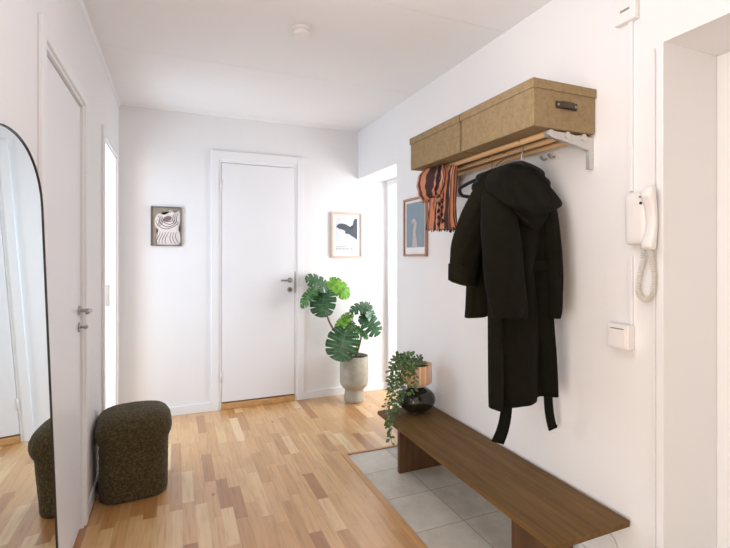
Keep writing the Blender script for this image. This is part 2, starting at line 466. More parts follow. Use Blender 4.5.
# open doorway on the left: lining, casing, strike plate
b = NB()
box(b, -.516, -.409, OL0, OL0 + .02, 0, OLZ); box(b, -.516, -.409, OL1 - .02, OL1, 0, OLZ); box(b, -.516, -.409, OL0 + .02, OL1 - .02, OLZ - .02, OLZ)
t8 = struct('trim_8', b, M['trim'], bevel=.002)
b = NB(); box(b, -.473, -.449, OL1 - .022, OL1 - .019, .93, 1.09); box(b, -.467, -.455, OL1 - .0228, OL1 - .0218, .97, 1.02)
obj('strike_plate', b, M['chrome'], t8)
b = NB()
box(b, XL, -.397, OL0 - .05, OL0 + .008, 0, 2.09); box(b, XL, -.397, OL1 - .008, OL1 + .05, 0, 2.09); box(b, XL, -.397, OL0 + .008, OL1 - .008, 2.028, 2.09)
struct('trim_9', b, M['trim'], bevel=.003)
# entrance door in the near recess of the right wall
b = NB(); box(b, XR2 + .03, XR2 + .075, .075, 1.008, .02, 2.005)
d3 = struct('door_3', b, M['door'], bevel=.003)
b = NB()
box(b, XR2, XR2 + .1, RE0, .07, 0, REZ); box(b, XR2, XR2 + .1, 1.013, RE1, 0, REZ); box(b, XR2, XR2 + .1, .07, 1.013, 2.012, REZ)
struct('trim_10', b, M['trim'], bevel=.003)
b = NB(); box(b, XR - .007, XR + .002, RE1 - .001, RE1 + .022, 0, REZ); struct('trim_11', b, M['trim'], bevel=.002)
b = NB(); box(b, XR2 + .08, 2.05, RE0, RE1, 0, REZ); struct('wall_entrance', b, M['wall'])
# open doorway at the far end of the right wall, into a bright room
b = NB()
box(b, XR2, XR2 + .09, RB0, 3.215, 0, RBZ); box(b, XR2, XR2 + .09, 3.93, YB, 0, RBZ); box(b, XR2, XR2 + .09, 3.215, 3.93, 1.975, RBZ)
struct('trim_12', b, M['trim'], bevel=.003)
b = NB(); box(b, 2.05, 3.1, 2.6, 2.7, 0, ZC); box(b, 3.1, 3.2, 2.6, YB + .1, 0, ZC); struct('wall_side_room', b, M['wall'])

b = NB(); box(b, -2.4, 2.05, YF - .1, YF, 0, ZC); box(b, -2.5, -2.4, YF - .1, YB + .1, 0, ZC); struct('wall_front', b, M['wall'])

# baseboards and the small cove
def base(name, segs):
    bm = NB()
    for s in segs: box(bm, *s)
    struct(name, bm, M['trim'], bevel=.003)
BH = .072
base('baseboard_back', [(XL, .272, YB - .013, YB, 0, BH), (1.068, XR2, YB - .013, YB, 0, BH)])
base('baseboard_left', [(XL, XL + .012, 2.575, OL0 - .05, 0, BH), (XL, XL + .012, OL1 + .05, YB - .013, 0, BH), (XL, XL + .012, YW, 1.745, 0, BH)])
base('baseboard_right', [(XR - .012, XR, RE1 + .022, RB0, 0, BH), (XR - .012, XR, YF, RE0, 0, BH)])
b = NB()
vs = [[b.verts.new((XL + dx, y, ZC - dz)) for dx, dz in ((0, 0), (.014, 0), (.013, .004), (.004, .013), (0, .014))] for y in (YW, YB)]
for k in range(5): b.faces.new((vs[0][k], vs[0][(k + 1) % 5], vs[1][(k + 1) % 5], vs[1][k]))
struct('trim_13', b, M['trim'])

# ------------------------------------------------------------------ smoke detector
t = thing('smoke_detector', (.60, 2.285, ZC), 'small round white smoke detector on the ceiling', 'smoke detector')
b = NB(); lathe(b, [(.052, ZC), (.052, ZC - .012), (.048, ZC - .016)], (.6, 2.285), 32); obj('base', b, M['white_plastic'], t, smooth=False)
b = NB(); lathe(b, [(.044, ZC - .016), (.044, ZC - .026), (.036, ZC - .036), (.0, ZC - .038)], (.6, 2.285), 32); obj('cover', b, M['white_plastic'], t, bevel=.002)

# ------------------------------------------------------------------ bench
bx0, bx1, by0, by1, bz = 1.20, 1.583, 1.18, 2.65, .30
t = thing('bench', (1.39, 1.915, -.003), 'long low dark-stained wooden bench along the right wall under the coats', 'bench')
b = NB(); box(b, bx0, bx1, by0, by1, bz - .024, bz); obj('seat', b, M['bench'], t, bevel=.003)
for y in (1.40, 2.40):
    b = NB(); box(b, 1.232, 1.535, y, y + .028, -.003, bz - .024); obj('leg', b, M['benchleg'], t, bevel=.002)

# ------------------------------------------------------------------ pouf
pc = Vector((-.216, 2.835, 0))
def pouf_ring(z, r, sqx=3.0, n=88, amp=.0028):
    out = []
    for k in range(n):
        a = 2 * PI * k / n; ca, sa = math.cos(a), math.sin(a); e = 2 / sqx
        x = math.copysign(abs(ca) ** e, ca) * r; y = math.copysign(abs(sa) ** e, sa) * r
        # rounded triangle-ish front: slightly narrower towards the camera
        out.append(Vector((x * (1 + .04 * sa), y, z)))
    return out
def pouf_part(prof, sq):
    bm = NB(); rings = []
    for r, z in prof:
        vr = []
        for p in pouf_ring(z, r, sq - max(0, (z - .36) * 14)):
            q = p * 1.0
            nz = math.sin(p.x * 210 + 3 * math.sin(p.z * 170)) * math.sin(p.z * 230 + 2 * math.sin(p.y * 190)) * math.sin(p.y * 205 + p.x * 60)
            d = Vector((p.x, p.y, 0)).normalized() if r > .01 else Vector((0, 0, 1))
            q += d * (nz * .003 + random.uniform(-.0012, .0012)); q.z += random.uniform(-.001, .001)
            vr.append(bm.verts.new(Matrix.Rotation(math.radians(5), 3, 'Z') @ q + pc))
        rings.append(vr)
    n = len(rings[0])
    for a, b_ in zip(rings, rings[1:]):
        for k in range(n): bm.faces.new((a[k], a[(k + 1) % n], b_[(k + 1) % n], b_[k]))
    bm.faces.new(list(reversed(rings[0]))); bm.faces.new(rings[-1])
    return bm
prof = [(.158, .0), (.167, .008)] + [(.169 + .003 * i / 19, .02 + .26 * i / 19) for i in range(20)]
prof += [(.174, .296), (.180, .312), (.187, .330), (.1905, .350), (.190, .370), (.1865, .388), (.179, .405), (.168, .420), (.153, .432), (.134, .441), (.112, .448), (.088, .453), (.062, .456), (.036, .458), (.012, .459)]
tag(obj('pouf', pouf_part(prof, 4.2), M['boucle'], None, smooth=True, loc=pc), 'dark olive boucle pouf with a swollen top standing against the left wall', 'pouf')

# ------------------------------------------------------------------ leaning arched mirror
def mir(y, z, off=0.0):      # leaning plane; off = in front of the glass
    return Vector((-.3415 - .0365 * z + off, y, z + .0))
mc, hw, mz, ah = 1.4625, .272, 1.636, .188
def mirror_outline(inset=0.0, n=28):
    pts = [(mc - hw + inset, .004 + inset), (mc + hw - inset, .004 + inset)]
    for k in range(n + 1):
        a = PI * k / n; e = 2 / 2.15
        ca, sa = math.cos(a), math.sin(a)
        pts.append((mc + math.copysign(abs(ca) ** e, ca) * (hw - inset), mz - ah + abs(sa) ** e * (ah - inset)))
    return pts
t = thing('floor_mirror', (-.342, mc, 0), 'tall arched mirror with a thin black frame leaning on the left wall', 'mirror')
b = NB(); po, pi_ = mirror_outline(0), mirror_outline(.0045)
Lo = [[b.verts.new(mir(y, z, off)) for y, z in p] for p, off in ((po, 0.002), (pi_, 0.002), (po, -.008), (pi_, -.008))]
n = len(po)
for k in range(n):
    j = (k + 1) % n
    b.faces.new((Lo[0][k], Lo[0][j], Lo[1][j], Lo[1][k])); b.faces.new((Lo[2][k], Lo[2][j], Lo[3][j], Lo[3][k]))
    b.faces.new((Lo[0][k], Lo[0][j], Lo[2][j], Lo[2][k])); b.faces.new((Lo[1][k], Lo[1][j], Lo[3][j], Lo[3][k]))
obj('frame', b, M['black'], t)
b = NB(); f1 = [b.verts.new(mir(y, z, -.001)) for y, z in pi_]; f2 = [b.verts.new(mir(y, z, -.007)) for y, z in pi_]
b.faces.new(f1); b.faces.new(list(reversed(f2)))
for k in range(n): b.faces.new((f1[k], f1[(k + 1) % n], f2[(k + 1) % n], f2[k]))
obj('mirror_glass', b, M['mirror'], t)

# ------------------------------------------------------------------ pictures
def frame_bm(p0, ex, ez, w, h, fw, depth, nrm):
    bm = NB()
    def pt(a, c, d): return p0 + ex * a + ez * c + nrm * d
    def bar(a0, a1, c0, c1):
        vs = [bm.verts.new(pt(a, c, d)) for d in (0.001, depth) for c in (c0, c1) for a in (a0, a1)]
        for f in ((0, 2, 3, 1), (4, 5, 7, 6), (0, 1, 5, 4), (2, 6, 7, 3), (0, 4, 6, 2), (1, 3, 7, 5)): bm.faces.new([vs[i] for i in f])
    bar(0, fw, 0, h); bar(w - fw, w, 0, h); bar(fw, w - fw, 0, fw); bar(fw, w - fw, h - fw, h)
    return bm
def sheet(p0, ex, ez, nrm, poly, d, th=.0006):
    bm = NB()
    a = [bm.verts.new(p0 + ex * x + ez * y + nrm * (d + th)) for x, y in poly]
    c = [bm.verts.new(p0 + ex * x + ez * y + nrm * d) for x, y in poly]
    bm.faces.new(a); bm.faces.new(list(reversed(c)))
    for k in range(len(a)): bm.faces.new((a[k], a[(k + 1) % len(a)], c[(k + 1) % len(a)], c[k]))
    bmesh.ops.triangulate(bm, faces=[f for f in bm.faces if len(f.verts) > 4])
    return bm
def rect(x0, x1, y0, y1): return [(x0, y0), (x1, y0), (x1, y1), (x0, y1)]
EX, EZ, NY = Vector((1, 0, 0)), Vector((0, 0, 1)), Vector((0, -1, 0))

def ribbon(pts, w):
    """flat outline of a stroke"""
    P = [Vector((x, y)) for x, y in pts]; l, r = [], []
    for i, p in enumerate(P):
        d = (P[min(i + 1, len(P) - 1)] - P[max(i - 1, 0)]).normalized(); nn = Vector((-d.y, d.x))
        ww = w * (.35 + .65 * math.sin(PI * (i + .6) / (len(P) + .2)))
        l.append(p + nn * ww / 2); r.append(p - nn * ww / 2)
    return [tuple(q) for q in l + r[::-1]]
def strokes(p0, ex, ez, nrm, lines, w, d):
    bm = NB()
    for ln in lines:
        L = ribbon(ln, w); h = len(L) // 2
        a = [bm.verts.new(p0 + ex * x + ez * y + nrm * d) for x, y in L]
        for k in range(h - 1): bm.faces.new((a[k], a[k + 1], a[2 * h - 2 - k], a[2 * h - 1 - k]))
    return bm

# abstract line print, left of the back door
p0 = Vector((-.186, YB, 1.382)); W_, H_ = .228, .316
t = thing('framed_print', (-.072, YB, 1.382), 'small taupe picture of white curling brushstrokes hanging left of the back door', 'picture')
obj('frame', frame_bm(p0, EX, EZ, W_, H_, .007, .02, NY), M['taupeframe'], t)
b = sheet(p0, EX, EZ, NY, rect(.006, W_ - .006, .006, H_ - .006), .006); bk = obj('print', b, M['taupe'], t)
blob = [(.05, .012), (.205, .012), (.215, .10), (.205, .135), (.214, .19), (.216, .25), (.204, .285), (.176, .27), (.158, .285), (.135, .288), (.118, .262), (.095, .25), (.075, .265), (.045, .25), (.028, .205), (.032, .16), (.055, .12), (.038, .09)]
blob = [tuple(q) for q in smoothpath([(x, y, 0) for x, y in blob + blob[:1]], 3)]; blob = [(q[0], q[1]) for q in blob][:-1]
obj('white_shape', sheet(p0, EX, EZ, NY, blob, .0068, .0004), M['pinkwhite'], bk)
lines = []
for k in range(5):     # nested bowl arcs
    r = .088 - .016 * k
    lines.append([(.122 + r * math.cos(a) * 1.0, (.222 - .012 * k) + .008 * math.sin(2.5 * a + k) - (.078 - .012 * k) * math.sin(a) ** .7 + .030 * k * .6) for a in [PI * (.06 + .88 * i / 16) for i in range(17)]])
for k in range(7):     # stems below
    x = .058 + .0215 * k
    lines.append([(x + .010 * math.sin(1.2 + i * .5 + k * .3) - .012 * (i / 8) * (1 if k < 4 else -1), .112 - .095 * i / 8) for i in range(9)])
for k in range(3):
    lines.append([(.045 + .012 * k + .02 * math.sin(i * .35), .16 + .085 * i / 8) for i in range(9)])
    lines.append([(.2 - .013 * k - .012 * math.sin(i * .4), .17 + .095 * i / 8) for i in range(9)])
obj('drawn_lines', strokes(p0, EX, EZ, NY, lines, .0052, .0076), M['brownink'], bk)
cen = [(.122 + .032 * math.cos(2 * PI * i / 20), .218 + .024 * math.sin(2 * PI * i / 20) + .008 * math.cos(2 * PI * i / 20)) for i in range(20)]
obj('dark_oval', sheet(p0, EX, EZ, NY, cen, .0072, .0003), plain('mauve_ink', col(142, 126, 120), .8, vary=.25, vscale=90), bk)

# wing print, right of the back door
p0 = Vector((1.328, YB, 1.283)); W_, H_ = .313, .425
t = thing('framed_print', (1.484, YB, 1.283), 'pale wood framed print of a dark grey wing above two text lines', 'picture')
obj('frame', frame_bm(p0, EX, EZ, W_, H_, .018, .022, NY), M['peachwood'], t, bevel=.002)
bk = obj('mat_board', sheet(p0, EX, EZ, NY, rect(.017, W_ - .017, .017, H_ - .017), .008), M['mat'], t)
obj('print', sheet(p0, EX, EZ, NY, rect(.045, .262, .148, .375), .0088, .0004), M['lightgrey'], bk)
wing = [(.047, .282), (.058, .305), (.075, .318), (.105, .322), (.135, .318), (.16, .308), (.19, .292), (.208, .275), (.215, .31), (.225, .35), (.235, .368), (.261, .37), (.261, .172), (.24, .185), (.215, .20), (.195, .212), (.175, .225), (.15, .225), (.138, .236), (.14, .252), (.12, .262), (.1, .268), (.075, .272), (.06, .286)]
obj('wing', sheet(p0, EX, EZ, NY, wing, .0094, .0004), M['slate'], bk)
b = NB()
def marks(bm, y, h, x0, segs):
    x = x0
    for w in segs:
        vs = [bm.verts.new(p0 + EX * a + EZ * c + NY * .0092) for a, c in rect(x, x + w, y, y + h)]
        bm.faces.new(vs); x += w + .004
marks(b, .096, .030, .046, [.004]); marks(b, .098, .010, .056, [.010, .007, .012, .008, .010, .006, .012, .009])
marks(b, .078, .011, .046, [.012, .008, .012, .010, .006, .012, .010, .008, .014, .006, .010, .012])
obj('caption_lines', b, M['greyink'], bk)

# blue print on the right wall, behind the scarf
EY = Vector((0, -1, 0)); NX = Vector((-1, 0, 0))
p0 = Vector((XR, 3.022, 1.297)); W_, H_ = .335, .425
t = thing('framed_print', (XR, 2.874, 1.297), 'blue-grey print in a reddish wood frame hanging on the right wall behind the scarf', 'picture')
obj('frame', frame_bm(p0, EY, EZ, W_, H_, .015, .02, NX), M['copperwood'], t, bevel=.002)
bk = obj('mat_board', sheet(p0, EY, EZ, NX, rect(.017, W_ - .017, .017, H_ - .017), .008), M['mat'], t)
obj('print', sheet(p0, EY, EZ, NX, rect(.036, .299, .066, .39), .0088, .0004), M['blueprint'], bk)
cl = [(.16, .068, .078), (.163, .11, .062), (.158, .15, .045), (.157, .185, .036), (.168, .215, .038), (.172, .238, .040), (.160, .255, .036), (.142, .262, .026), (.122, .252, .016), (.112, .238, .006)]
b = NB()
pr_ = []
for k, (x, y, w_) in enumerate(cl):
    x0_, y0_, _ = cl[max(k - 1, 0)]; x1_, y1_, _ = cl[min(k + 1, len(cl) - 1)]
    d_ = Vector((x1_ - x0_, y1_ - y0_)).normalized(); n_ = Vector((d_.y, -d_.x))
    pr_.append([b.verts.new(p0 + EY * (x + n_.x * w_ / 2 * q) + EZ * max(.066, y + n_.y * w_ / 2 * q) + NX * .0102) for q in (-1, 1)])
for a_, c_ in zip(pr_, pr_[1:]): b.faces.new((a_[0], a_[1], c_[1], c_[0]))
obj('pale_shape', b, M['pinkink'], bk)

# ------------------------------------------------------------------ hat rack
RX = (1.364, 1.453, 1.541); RZ = 1.788; RR = .0125
t = thing('coat_rack', (XR, 1.84, 1.66), 'wall coat rack of three wooden rods on grey metal brackets under the boxes', 'coat rack')
for x in RX:
    b = NB(); tube(b, [(x, 1.362, RZ), (x, 2.318, RZ)], RR, 18); obj('rod', b, M['rod'], t, smooth=True)
for y in (1.355, 2.305):
    b = NB()
    # arm profile in X-Z, extruded along Y
    prof = [(XR - .002, 1.66), (XR - .024, 1.66), (XR - .027, 1.735), (1.50, 1.752), (1.42, 1.764), (1.362, 1.772), (1.346, 1.782), (1.348, 1.795), (1.362, 1.801), (1.40, 1.795), (1.452, 1.795), (1.5, 1.79), (1.541, 1.795), (1.57, 1.79), (XR - .002, 1.79)]
    A = [b.verts.new((x, y, z)) for x, z in prof]; B = [b.verts.new((x, y + .018, z)) for x, z in prof]
    b.faces.new(A); b.faces.new(list(reversed(B)))
    for k in range(len(prof)): b.faces.new((A[k], A[(k + 1) % len(prof)], B[(k + 1) % len(prof)], B[k]))
    bmesh.ops.triangulate(b, faces=[f for f in b.faces if len(f.verts) > 4])
    br = obj('bracket', b, M['alu'], t)
    for x in RX:
        b = NB(); tube(b, [(x, y - .005, RZ - .002), (x, y + .024, RZ - .002)], .0145, 20)
        obj('rod_holder', b, M['alu'], br, bevel=.001)
# wall hook
hp = onX(552, 158, XR)
t = thing('wall_hook', (XR, hp.y, hp.z), 'small white double wall hook below the rods behind the coats', 'hook')
b = NB(); box(b, XR - .008, XR - .001, hp.y - .05, hp.y + .05, hp.z - .012, hp.z + .014); obj('plate', b, M['white_plastic'], t, bevel=.003)
for dy in (-.024, .024):
    b = NB(); tube(b, smoothpath([(XR - .006, hp.y + dy, hp.z), (XR - .03, hp.y + dy, hp.z - .006), (XR - .045, hp.y + dy, hp.z + .008)], 4), [.006, .0055, .005, .005, .005, .005, .006, .007, .008], 10)
    obj('hook', b, M['chrome'], t, smooth=True)

# ------------------------------------------------------------------ storage boxes
def storage_box(y0, y1, label, handle_face):
    x0, x1, z0, z1 = 1.263, 1.597, RZ + RR + .001, 1.986
    t = thing('storage_box', ((x0 + x1) / 2, (y0 + y1) / 2, z0), label, 'storage box', 'linen storage boxes on the coat rack')
    e = .004
    b = NB(); box(b, x0 + e, x1 - e, y0 + e, y1 - e, z0, z1 - .006); obj('body', b, M['linen'], t, bevel=.004)
    # lid: top panel with a skirt
    b = NB()
    box(b, x0, x1, y0, y1, z1 - .004, z1)
    zs = z1 - .036
    box(b, x0, x0 + .0035, y0, y1, zs, z1 - .004); box(b, x1 - .0035, x1, y0, y1, zs, z1 - .004)
    box(b, x0 + .0035, x1 - .0035, y0, y0 + .0035, zs, z1 - .004); box(b, x0 + .0035, x1 - .0035, y1 - .0035, y1, zs, z1 - .004)
    obj('lid', b, M['linen'], t)
    if handle_face:
        xc, zc = 1.430, 1.897
        b = NB(); box(b, xc - .052, xc + .058, y0 - .002, y0 + .0035, zc - .0135, zc + .0135)
        pts = smoothpath([(xc - .04, y0 - .003, zc), (xc - .02, y0 - .012, zc), (xc + .026, y0 - .012, zc), (xc + .046, y0 - .003, zc)], 5)
        uv = [[b.verts.new((p.x, p.y + dy, p.z + dz)) for dz in (-.012, .012) for dy in (0, .0025)] for p in pts]
        for a, c in zip(uv, uv[1:]):
            for q, r in ((0, 1), (1, 3), (3, 2), (2, 0)): b.faces.new((a[q], a[r], c[r], c[q]))
        hd = obj('handle', b, M['leather'], t)
        hd['label'] = 'brown leather pull handle'
        for x in (xc - .042, xc + .048):
            b = NB(); tube(b, [(x, y0 - .001, zc), (x, y0 - .0045, zc)], .005, 14); obj('rivet', b, M['chrome'], hd, bevel=.001)
storage_box(1.340, 1.824, 'khaki linen lidded box with a leather handle on the near end of the rack', True)
storage_box(1.832, 2.332, 'khaki linen lidded box on the far end of the rack above the scarf', False)

# ------------------------------------------------------------------ hangers
def hanger(xc, y, label, half=.20, rod=RX[0], drop=.0):
    zt = 1.700 - drop
    t = thing('clothes_hanger', (xc, y, zt - .1), label, 'hanger', 'black hangers on the rack')
    b = NB()
    R = RR + .004
    hook = [(xc, y, zt - .004), (xc, y, zt + .03)]
    for k in range(11):
        a = -PI * .30 + PI * 1.35 * k / 10
        hook.append((rod + R * math.cos(a), y, RZ + R * math.sin(a)))
    tube(b, smoothpath(hook, 3), .0027, 8); obj('hook', b, M['chrome'], t, smooth=True)
    b = NB()
    L = [(.05, -.010), (.11, -.032), (half - .03, -.056), (half - .006, -.070), (half, -.086), (half - .010, -.103), (half - .04, -.110)]
    pts = [(xc, y, zt)] + [(xc - a, y, zt + c) for a, c in L] + [(xc, y, zt - .112)] + [(xc + a, y, zt + c) for a, c in L[::-1]] + [(xc, y, zt)]
    tube(b, smoothpath(pts, 4), .0088, 8, cap=False); obj('hanger_body', b, M['velvet'], t, smooth=True)
    return t
hanger(1.455, 1.83, 'empty black velvet hanger, its left tip showing beside the scarf', .19, RX[1])
hanger(1.395, 1.715, 'black velvet hanger inside the short jacket, behind the hooded coat', .135, RX[1])
hanger(1.364, 1.515, 'black velvet hanger carrying the hooded coat, nearest of the hangers', .15, RX[0])

# ------------------------------------------------------------------ coat with hood
YC = 1.50
def ringsY(lst, default_t):
    out = []
    for it in lst:
        (ul, vl), (ur, vr), yy, ty = it
        out.append((onY(ul, vl, yy), onY(ur, vr, yy), Vector((0, ty, 0))))
    return out
t = thing('hooded_coat', (1.36, YC, .65), 'long black hooded coat with a hanging belt on a hanger under the rack', 'coat')
rr = ringsY([((508, 166), (521, 166), YC, .035), ((496, 170), (535, 172), YC, .05), ((488, 182), (545, 184), YC, .06), ((487, 205), (549.5, 206), YC, .07),
             ((488, 240), (549.5, 240), YC, .07), ((490, 268), (547, 266), YC, .06), ((491, 300), (549.5, 296), YC, .06), ((491.5, 350), (552.5, 345), YC, .058), ((491.5, 409), (554.5, 389), YC, .055)], 0)
b = NB(); loft(b, densify(rr, 5), 110, .022, 7, .6, 2.6, True, rnd=.006)
# uneven hem: middle panel rides up
for v in b.verts:
    pass
obj('body', b, M['coat'], t, smooth=True)
def sleeve(lst, m, parent, ph, fold=.005):
    rr = []
    for (u, v, w, tilt, y, ty) in lst:
        dx, dy = w / 2 * math.cos(tilt), w / 2 * math.sin(tilt)
        rr.append((onY(u - dx, v - dy, y), onY(u + dx, v + dy, y), Vector((0, ty, 0))))
    bm = NB(); loft(bm, densify(rr, 5), 40, fold, 3, ph, 2.3, True, rnd=.005)
    return obj('sleeve', bm, m, parent, smooth=True)
sleeve([(500, 176, 14, -.2, 1.47, .03), (496, 190, 22, -.25, 1.45, .045), (499, 215, 31, -.1, 1.425, .048), (502, 245, 36, 0, 1.41, .045), (505, 280, 37, 0, 1.40, .042), (509, 308, 34, 0, 1.40, .04), (510, 318, 31, 0, 1.40, .038)], M['coat'], t, .4)
sleeve([(538, 182, 12, .2, 1.47, .03), (545, 200, 15, .2, 1.455, .035), (551, 235, 14, 0, 1.44, .035), (554, 275, 12, 0, 1.43, .035), (554, 305, 10, 0, 1.43, .034), (553.5, 318, 8, 0, 1.43, .032)], M['coat'], t, 1.4, .003)
# hood: a collapsed pouch hanging over the back, its rim folded over a darker pocket
b = NB(); NTt = 34
# rows of (y, left px, right px, sag px)
up_rows = [(1.49, (507, 165), (521, 165), 0), (1.455, (498, 168), (529, 169), -2), (1.425, (489, 175), (540, 177), -3), (1.395, (485.5, 182), (550, 188), 0), (1.375, (485, 186.5), (558, 198), 7), (1.365, (485.5, 188.5), (561, 203), 11), (1.366, (486.5, 191), (560.5, 205.5), 13)]
lo_rows = [(1.392, (488, 191.5), (559.5, 204.5), 12), (1.392, (496, 197), (556, 208), 15), (1.398, (507, 203), (550, 213), 16), (1.412, (516, 209), (544, 219), 14), (1.44, (523, 216), (537, 225), 7), (1.47, (527, 221), (533, 228), 3)]
def hood_rows(rows, k):
    f = lambda g: smoothpath([g(r) for r in rows], k)
    A = f(lambda r: (r[1][0], r[1][1], 0)); Bq = f(lambda r: (r[2][0], r[2][1], 0)); Yq = f(lambda r: (r[0], r[3], 0))
    out = []
    for i in range(len(A)):
        row = []
        for q in range(NTt + 1):
            s_ = q / NTt; z_ = 2 * s_ - 1
            u = A[i].x + (Bq[i].x - A[i].x) * s_; v = A[i].y + (Bq[i].y - A[i].y) * s_ + Yq[i].y * (1 - z_ * z_) * (1 + .25 * z_)
            y = Yq[i].x + .085 * abs(z_) ** 3 + (.007 * math.sin(10 * s_ + i * .3) + .005 * math.sin(17 * s_ - i * .5)) * (1 - z_ * z_)
            row.append(b.verts.new(onY(u, v, y)))
        out.append(row)
    return out
U_, L_ = hood_rows(up_rows, 4), hood_rows(lo_rows, 4)
G = U_ + L_
for gi, (a, c) in enumerate(zip(G, G[1:])):
    for k in range(NTt):
        b.faces.new((a[k], a[k + 1], c[k + 1], c[k]))
b.edges.ensure_lookup_table()
for row in (U_[-1], L_[0]):
    for k in range(NTt):
        e = b.edges.get((row[k], row[k + 1]))
        if e: e.smooth = False
obj('hood', b, M['coat'], t, smooth=True, solid=.010)
# belt: band round the waist and two hanging ends
b = NB()
L0, R0 = onY(486.5, 262, YC), onY(551, 260, YC); L1, R1 = onY(486.5, 271, YC), onY(551, 269.5, YC)
loft(b, densify([(L0, R0, Vector((0, .074, 0))), (L1, R1, Vector((0, .074, 0)))], 3), 64, .0, 8, .6, 2.6, cap=(False, False))
def strip(bm, pts, w0, w1, y0, y1):
    P = smoothpath([(u, v, 0) for u, v in pts], 5); n = len(P); fr, bk_ = [], []
    for i, p in enumerate(P):
        s = i / (n - 1); w = w0 + (w1 - w0) * s; y = y0 + (y1 - y0) * s
        d = (P[min(i + 1, n - 1)] - P[max(i - 1, 0)]).normalized(); nn = Vector((d.y, -d.x, 0))
        e0, e1 = p - nn * w / 2, p + nn * w / 2
        slant = (-4 if i == n - 1 else 0)
        A0, A1 = onY(e0.x, e0.y, y), onY(e1.x, e1.y + slant, y)
        fr.append((bm.verts.new(A0), bm.verts.new(A1))); bk_.append((bm.verts.new(A0 + Vector((0, .005, 0))), bm.verts.new(A1 + Vector((0, .005, 0)))))
    for i in range(n - 1):
        bm.faces.new((fr[i][0], fr[i][1], fr[i + 1][1], fr[i + 1][0])); bm.faces.new((bk_[i][0], bk_[i][1], bk_[i + 1][1], bk_[i + 1][0]))
        for q in (0, 1): bm.faces.new((fr[i][q], fr[i + 1][q], bk_[i + 1][q], bk_[i][q]))
    bm.faces.new((fr[-1][0], fr[-1][1], bk_[-1][1], bk_[-1][0])); bm.faces.new((fr[0][0], fr[0][1], bk_[0][1], bk_[0][0]))
strip(b, [(508, 270), (508, 330), (508, 385), (506.5, 412), (503, 430), (497.5, 444)], 9, 12, 1.50, 1.50)
strip(b, [(547, 268), (548, 330), (548.5, 385), (549, 405), (551, 420), (553.5, 430)], 8, 8.5, 1.50, 1.50)
obj('belt', b, M['coat'], t)

# ------------------------------------------------------------------ short jacket behind the coat
YJ = 1.71
t = thing('short_jacket', (1.36, YJ, 1.02), 'short dark wool jacket hanging behind the hooded coat on the scarf side', 'jacket')
rr = ringsY([((494, 168), (514, 167), YJ, .03), ((484, 173), (524, 173), YJ, .04), ((477, 184), (529, 180), YJ, .05), ((473, 205), (530, 200), YJ, .055), ((470, 245), (528, 238), YJ, .055),
             ((468, 290), (526, 282), YJ, .055), ((466.5, 318), (524, 306), YJ, .055)], 0)
b = NB(); loft(b, densify(rr, 5), 64, .006, 6, 1.9, 2.6, True, rnd=.004)
obj('body', b, M['jacket'], t, smooth=True)
b = None
sleeve([(486, 178, 13, -.5, 1.69, .03), (480, 192, 20, -.5, 1.675, .042), (473, 215, 26, -.3, 1.66, .045), (467.5, 240, 28, -.1, 1.655, .048), (464, 262, 26, .15, 1.65, .045), (462.5, 276, 23, .32, 1.65, .042), (461.5, 284, 22, .32, 1.65, .042)], M['jacket'], t, 2.2, .004)
b = NB()
rr = []
for (u, v, w, tl) in ((463.2, 267, 27, .28), (461.8, 283.5, 24.5, .32)):
    dx, dy = w / 2 * math.cos(tl), w / 2 * math.sin(tl)
    rr.append((onY(u - dx, v - dy, 1.65), onY(u + dx, v + dy, 1.65), Vector((0, .051, 0))))
loft(b, densify(rr, 3), 40, 0, 3, 0, 2.3); obj('cuff', b, M['jacket'], t, bevel=.002, smooth=False)

# ------------------------------------------------------------------ striped scarf on the rods
t = thing('striped_scarf', (1.34, 2.14, 1.44), 'orange and dark striped scarf bunched over the far end of the rods', 'scarf')
def ringsX(lst):
    return [(onX(a[0], a[1], x), onX(c[0], c[1], x), Vector((tx, 0, 0))) for a, c, x, tx in lst]
b = NB()
loft(b, densify(ringsX([((443.5, 169.5), (456.5, 164.5), 1.362, .016), ((444, 177), (455.5, 173), 1.362, .026), ((443.5, 190), (454.5, 188), 1.36, .028), ((441.5, 205), (454, 205), 1.36, .028), ((438, 218), (454.5, 218), 1.36, .030), ((433, 229.5), (457, 229), 1.36, .034)]), 5), 90, .010, 9, .3, 2.4, True, rnd=.004, uvrep=4)
loft(b, densify(ringsX([((430, 190), (441, 186), 1.340, .012), ((430, 200), (441, 198), 1.338, .018), ((429.5, 215), (440, 213), 1.336, .020), ((427.5, 230), (440, 230.5), 1.336, .022)]), 5), 70, .008, 7, 1.3, 2.4, True, rnd=.004, uvrep=5)
obj('tail', b, M['scarf'], t, smooth=True)
b = NB()
loft(b, densify(ringsX([((425, 171.5), (445, 164.5), 1.338, .014), ((422.5, 176), (446, 171), 1.326, .026), ((420.5, 183), (446, 179), 1.322, .030), ((421, 191), (444.5, 186), 1.322, .030), ((422.5, 197), (442.5, 191), 1.324, .028), ((425, 203), (441.5, 194), 1.328, .02)]), 5), 140, .012, 11, .9, 4.0, False, rnd=.006, uvrep=7)
obj('bunched_wrap', b, M['scarf'], t, smooth=True)
def tassel(p, w):
    bm = NB()
    tube(bm, [p, p + Vector((0, random.uniform(-.005, .005), -.010)), p + Vector((random.uniform(-.005, .005), random.uniform(-.008, .008), -.024))], [.004, w, .003], 7)
    obj('tassel', bm, random.choice([M['scarfdark'], M['scarfdark'], M['scarf']]) if w < .0089 else M['scarfdark'], t, smooth=True)
for i in range(14): tassel(onX(430 + i * 1.95, 227.5 + random.uniform(-1.5, .8), 1.33 + random.uniform(0, .05)), .0065)
for i in range(9): tassel(onX(438.5 + 3.5 * (i % 2) + random.uniform(-.6, .6), 195 + i * 3.4, 1.318), .009)
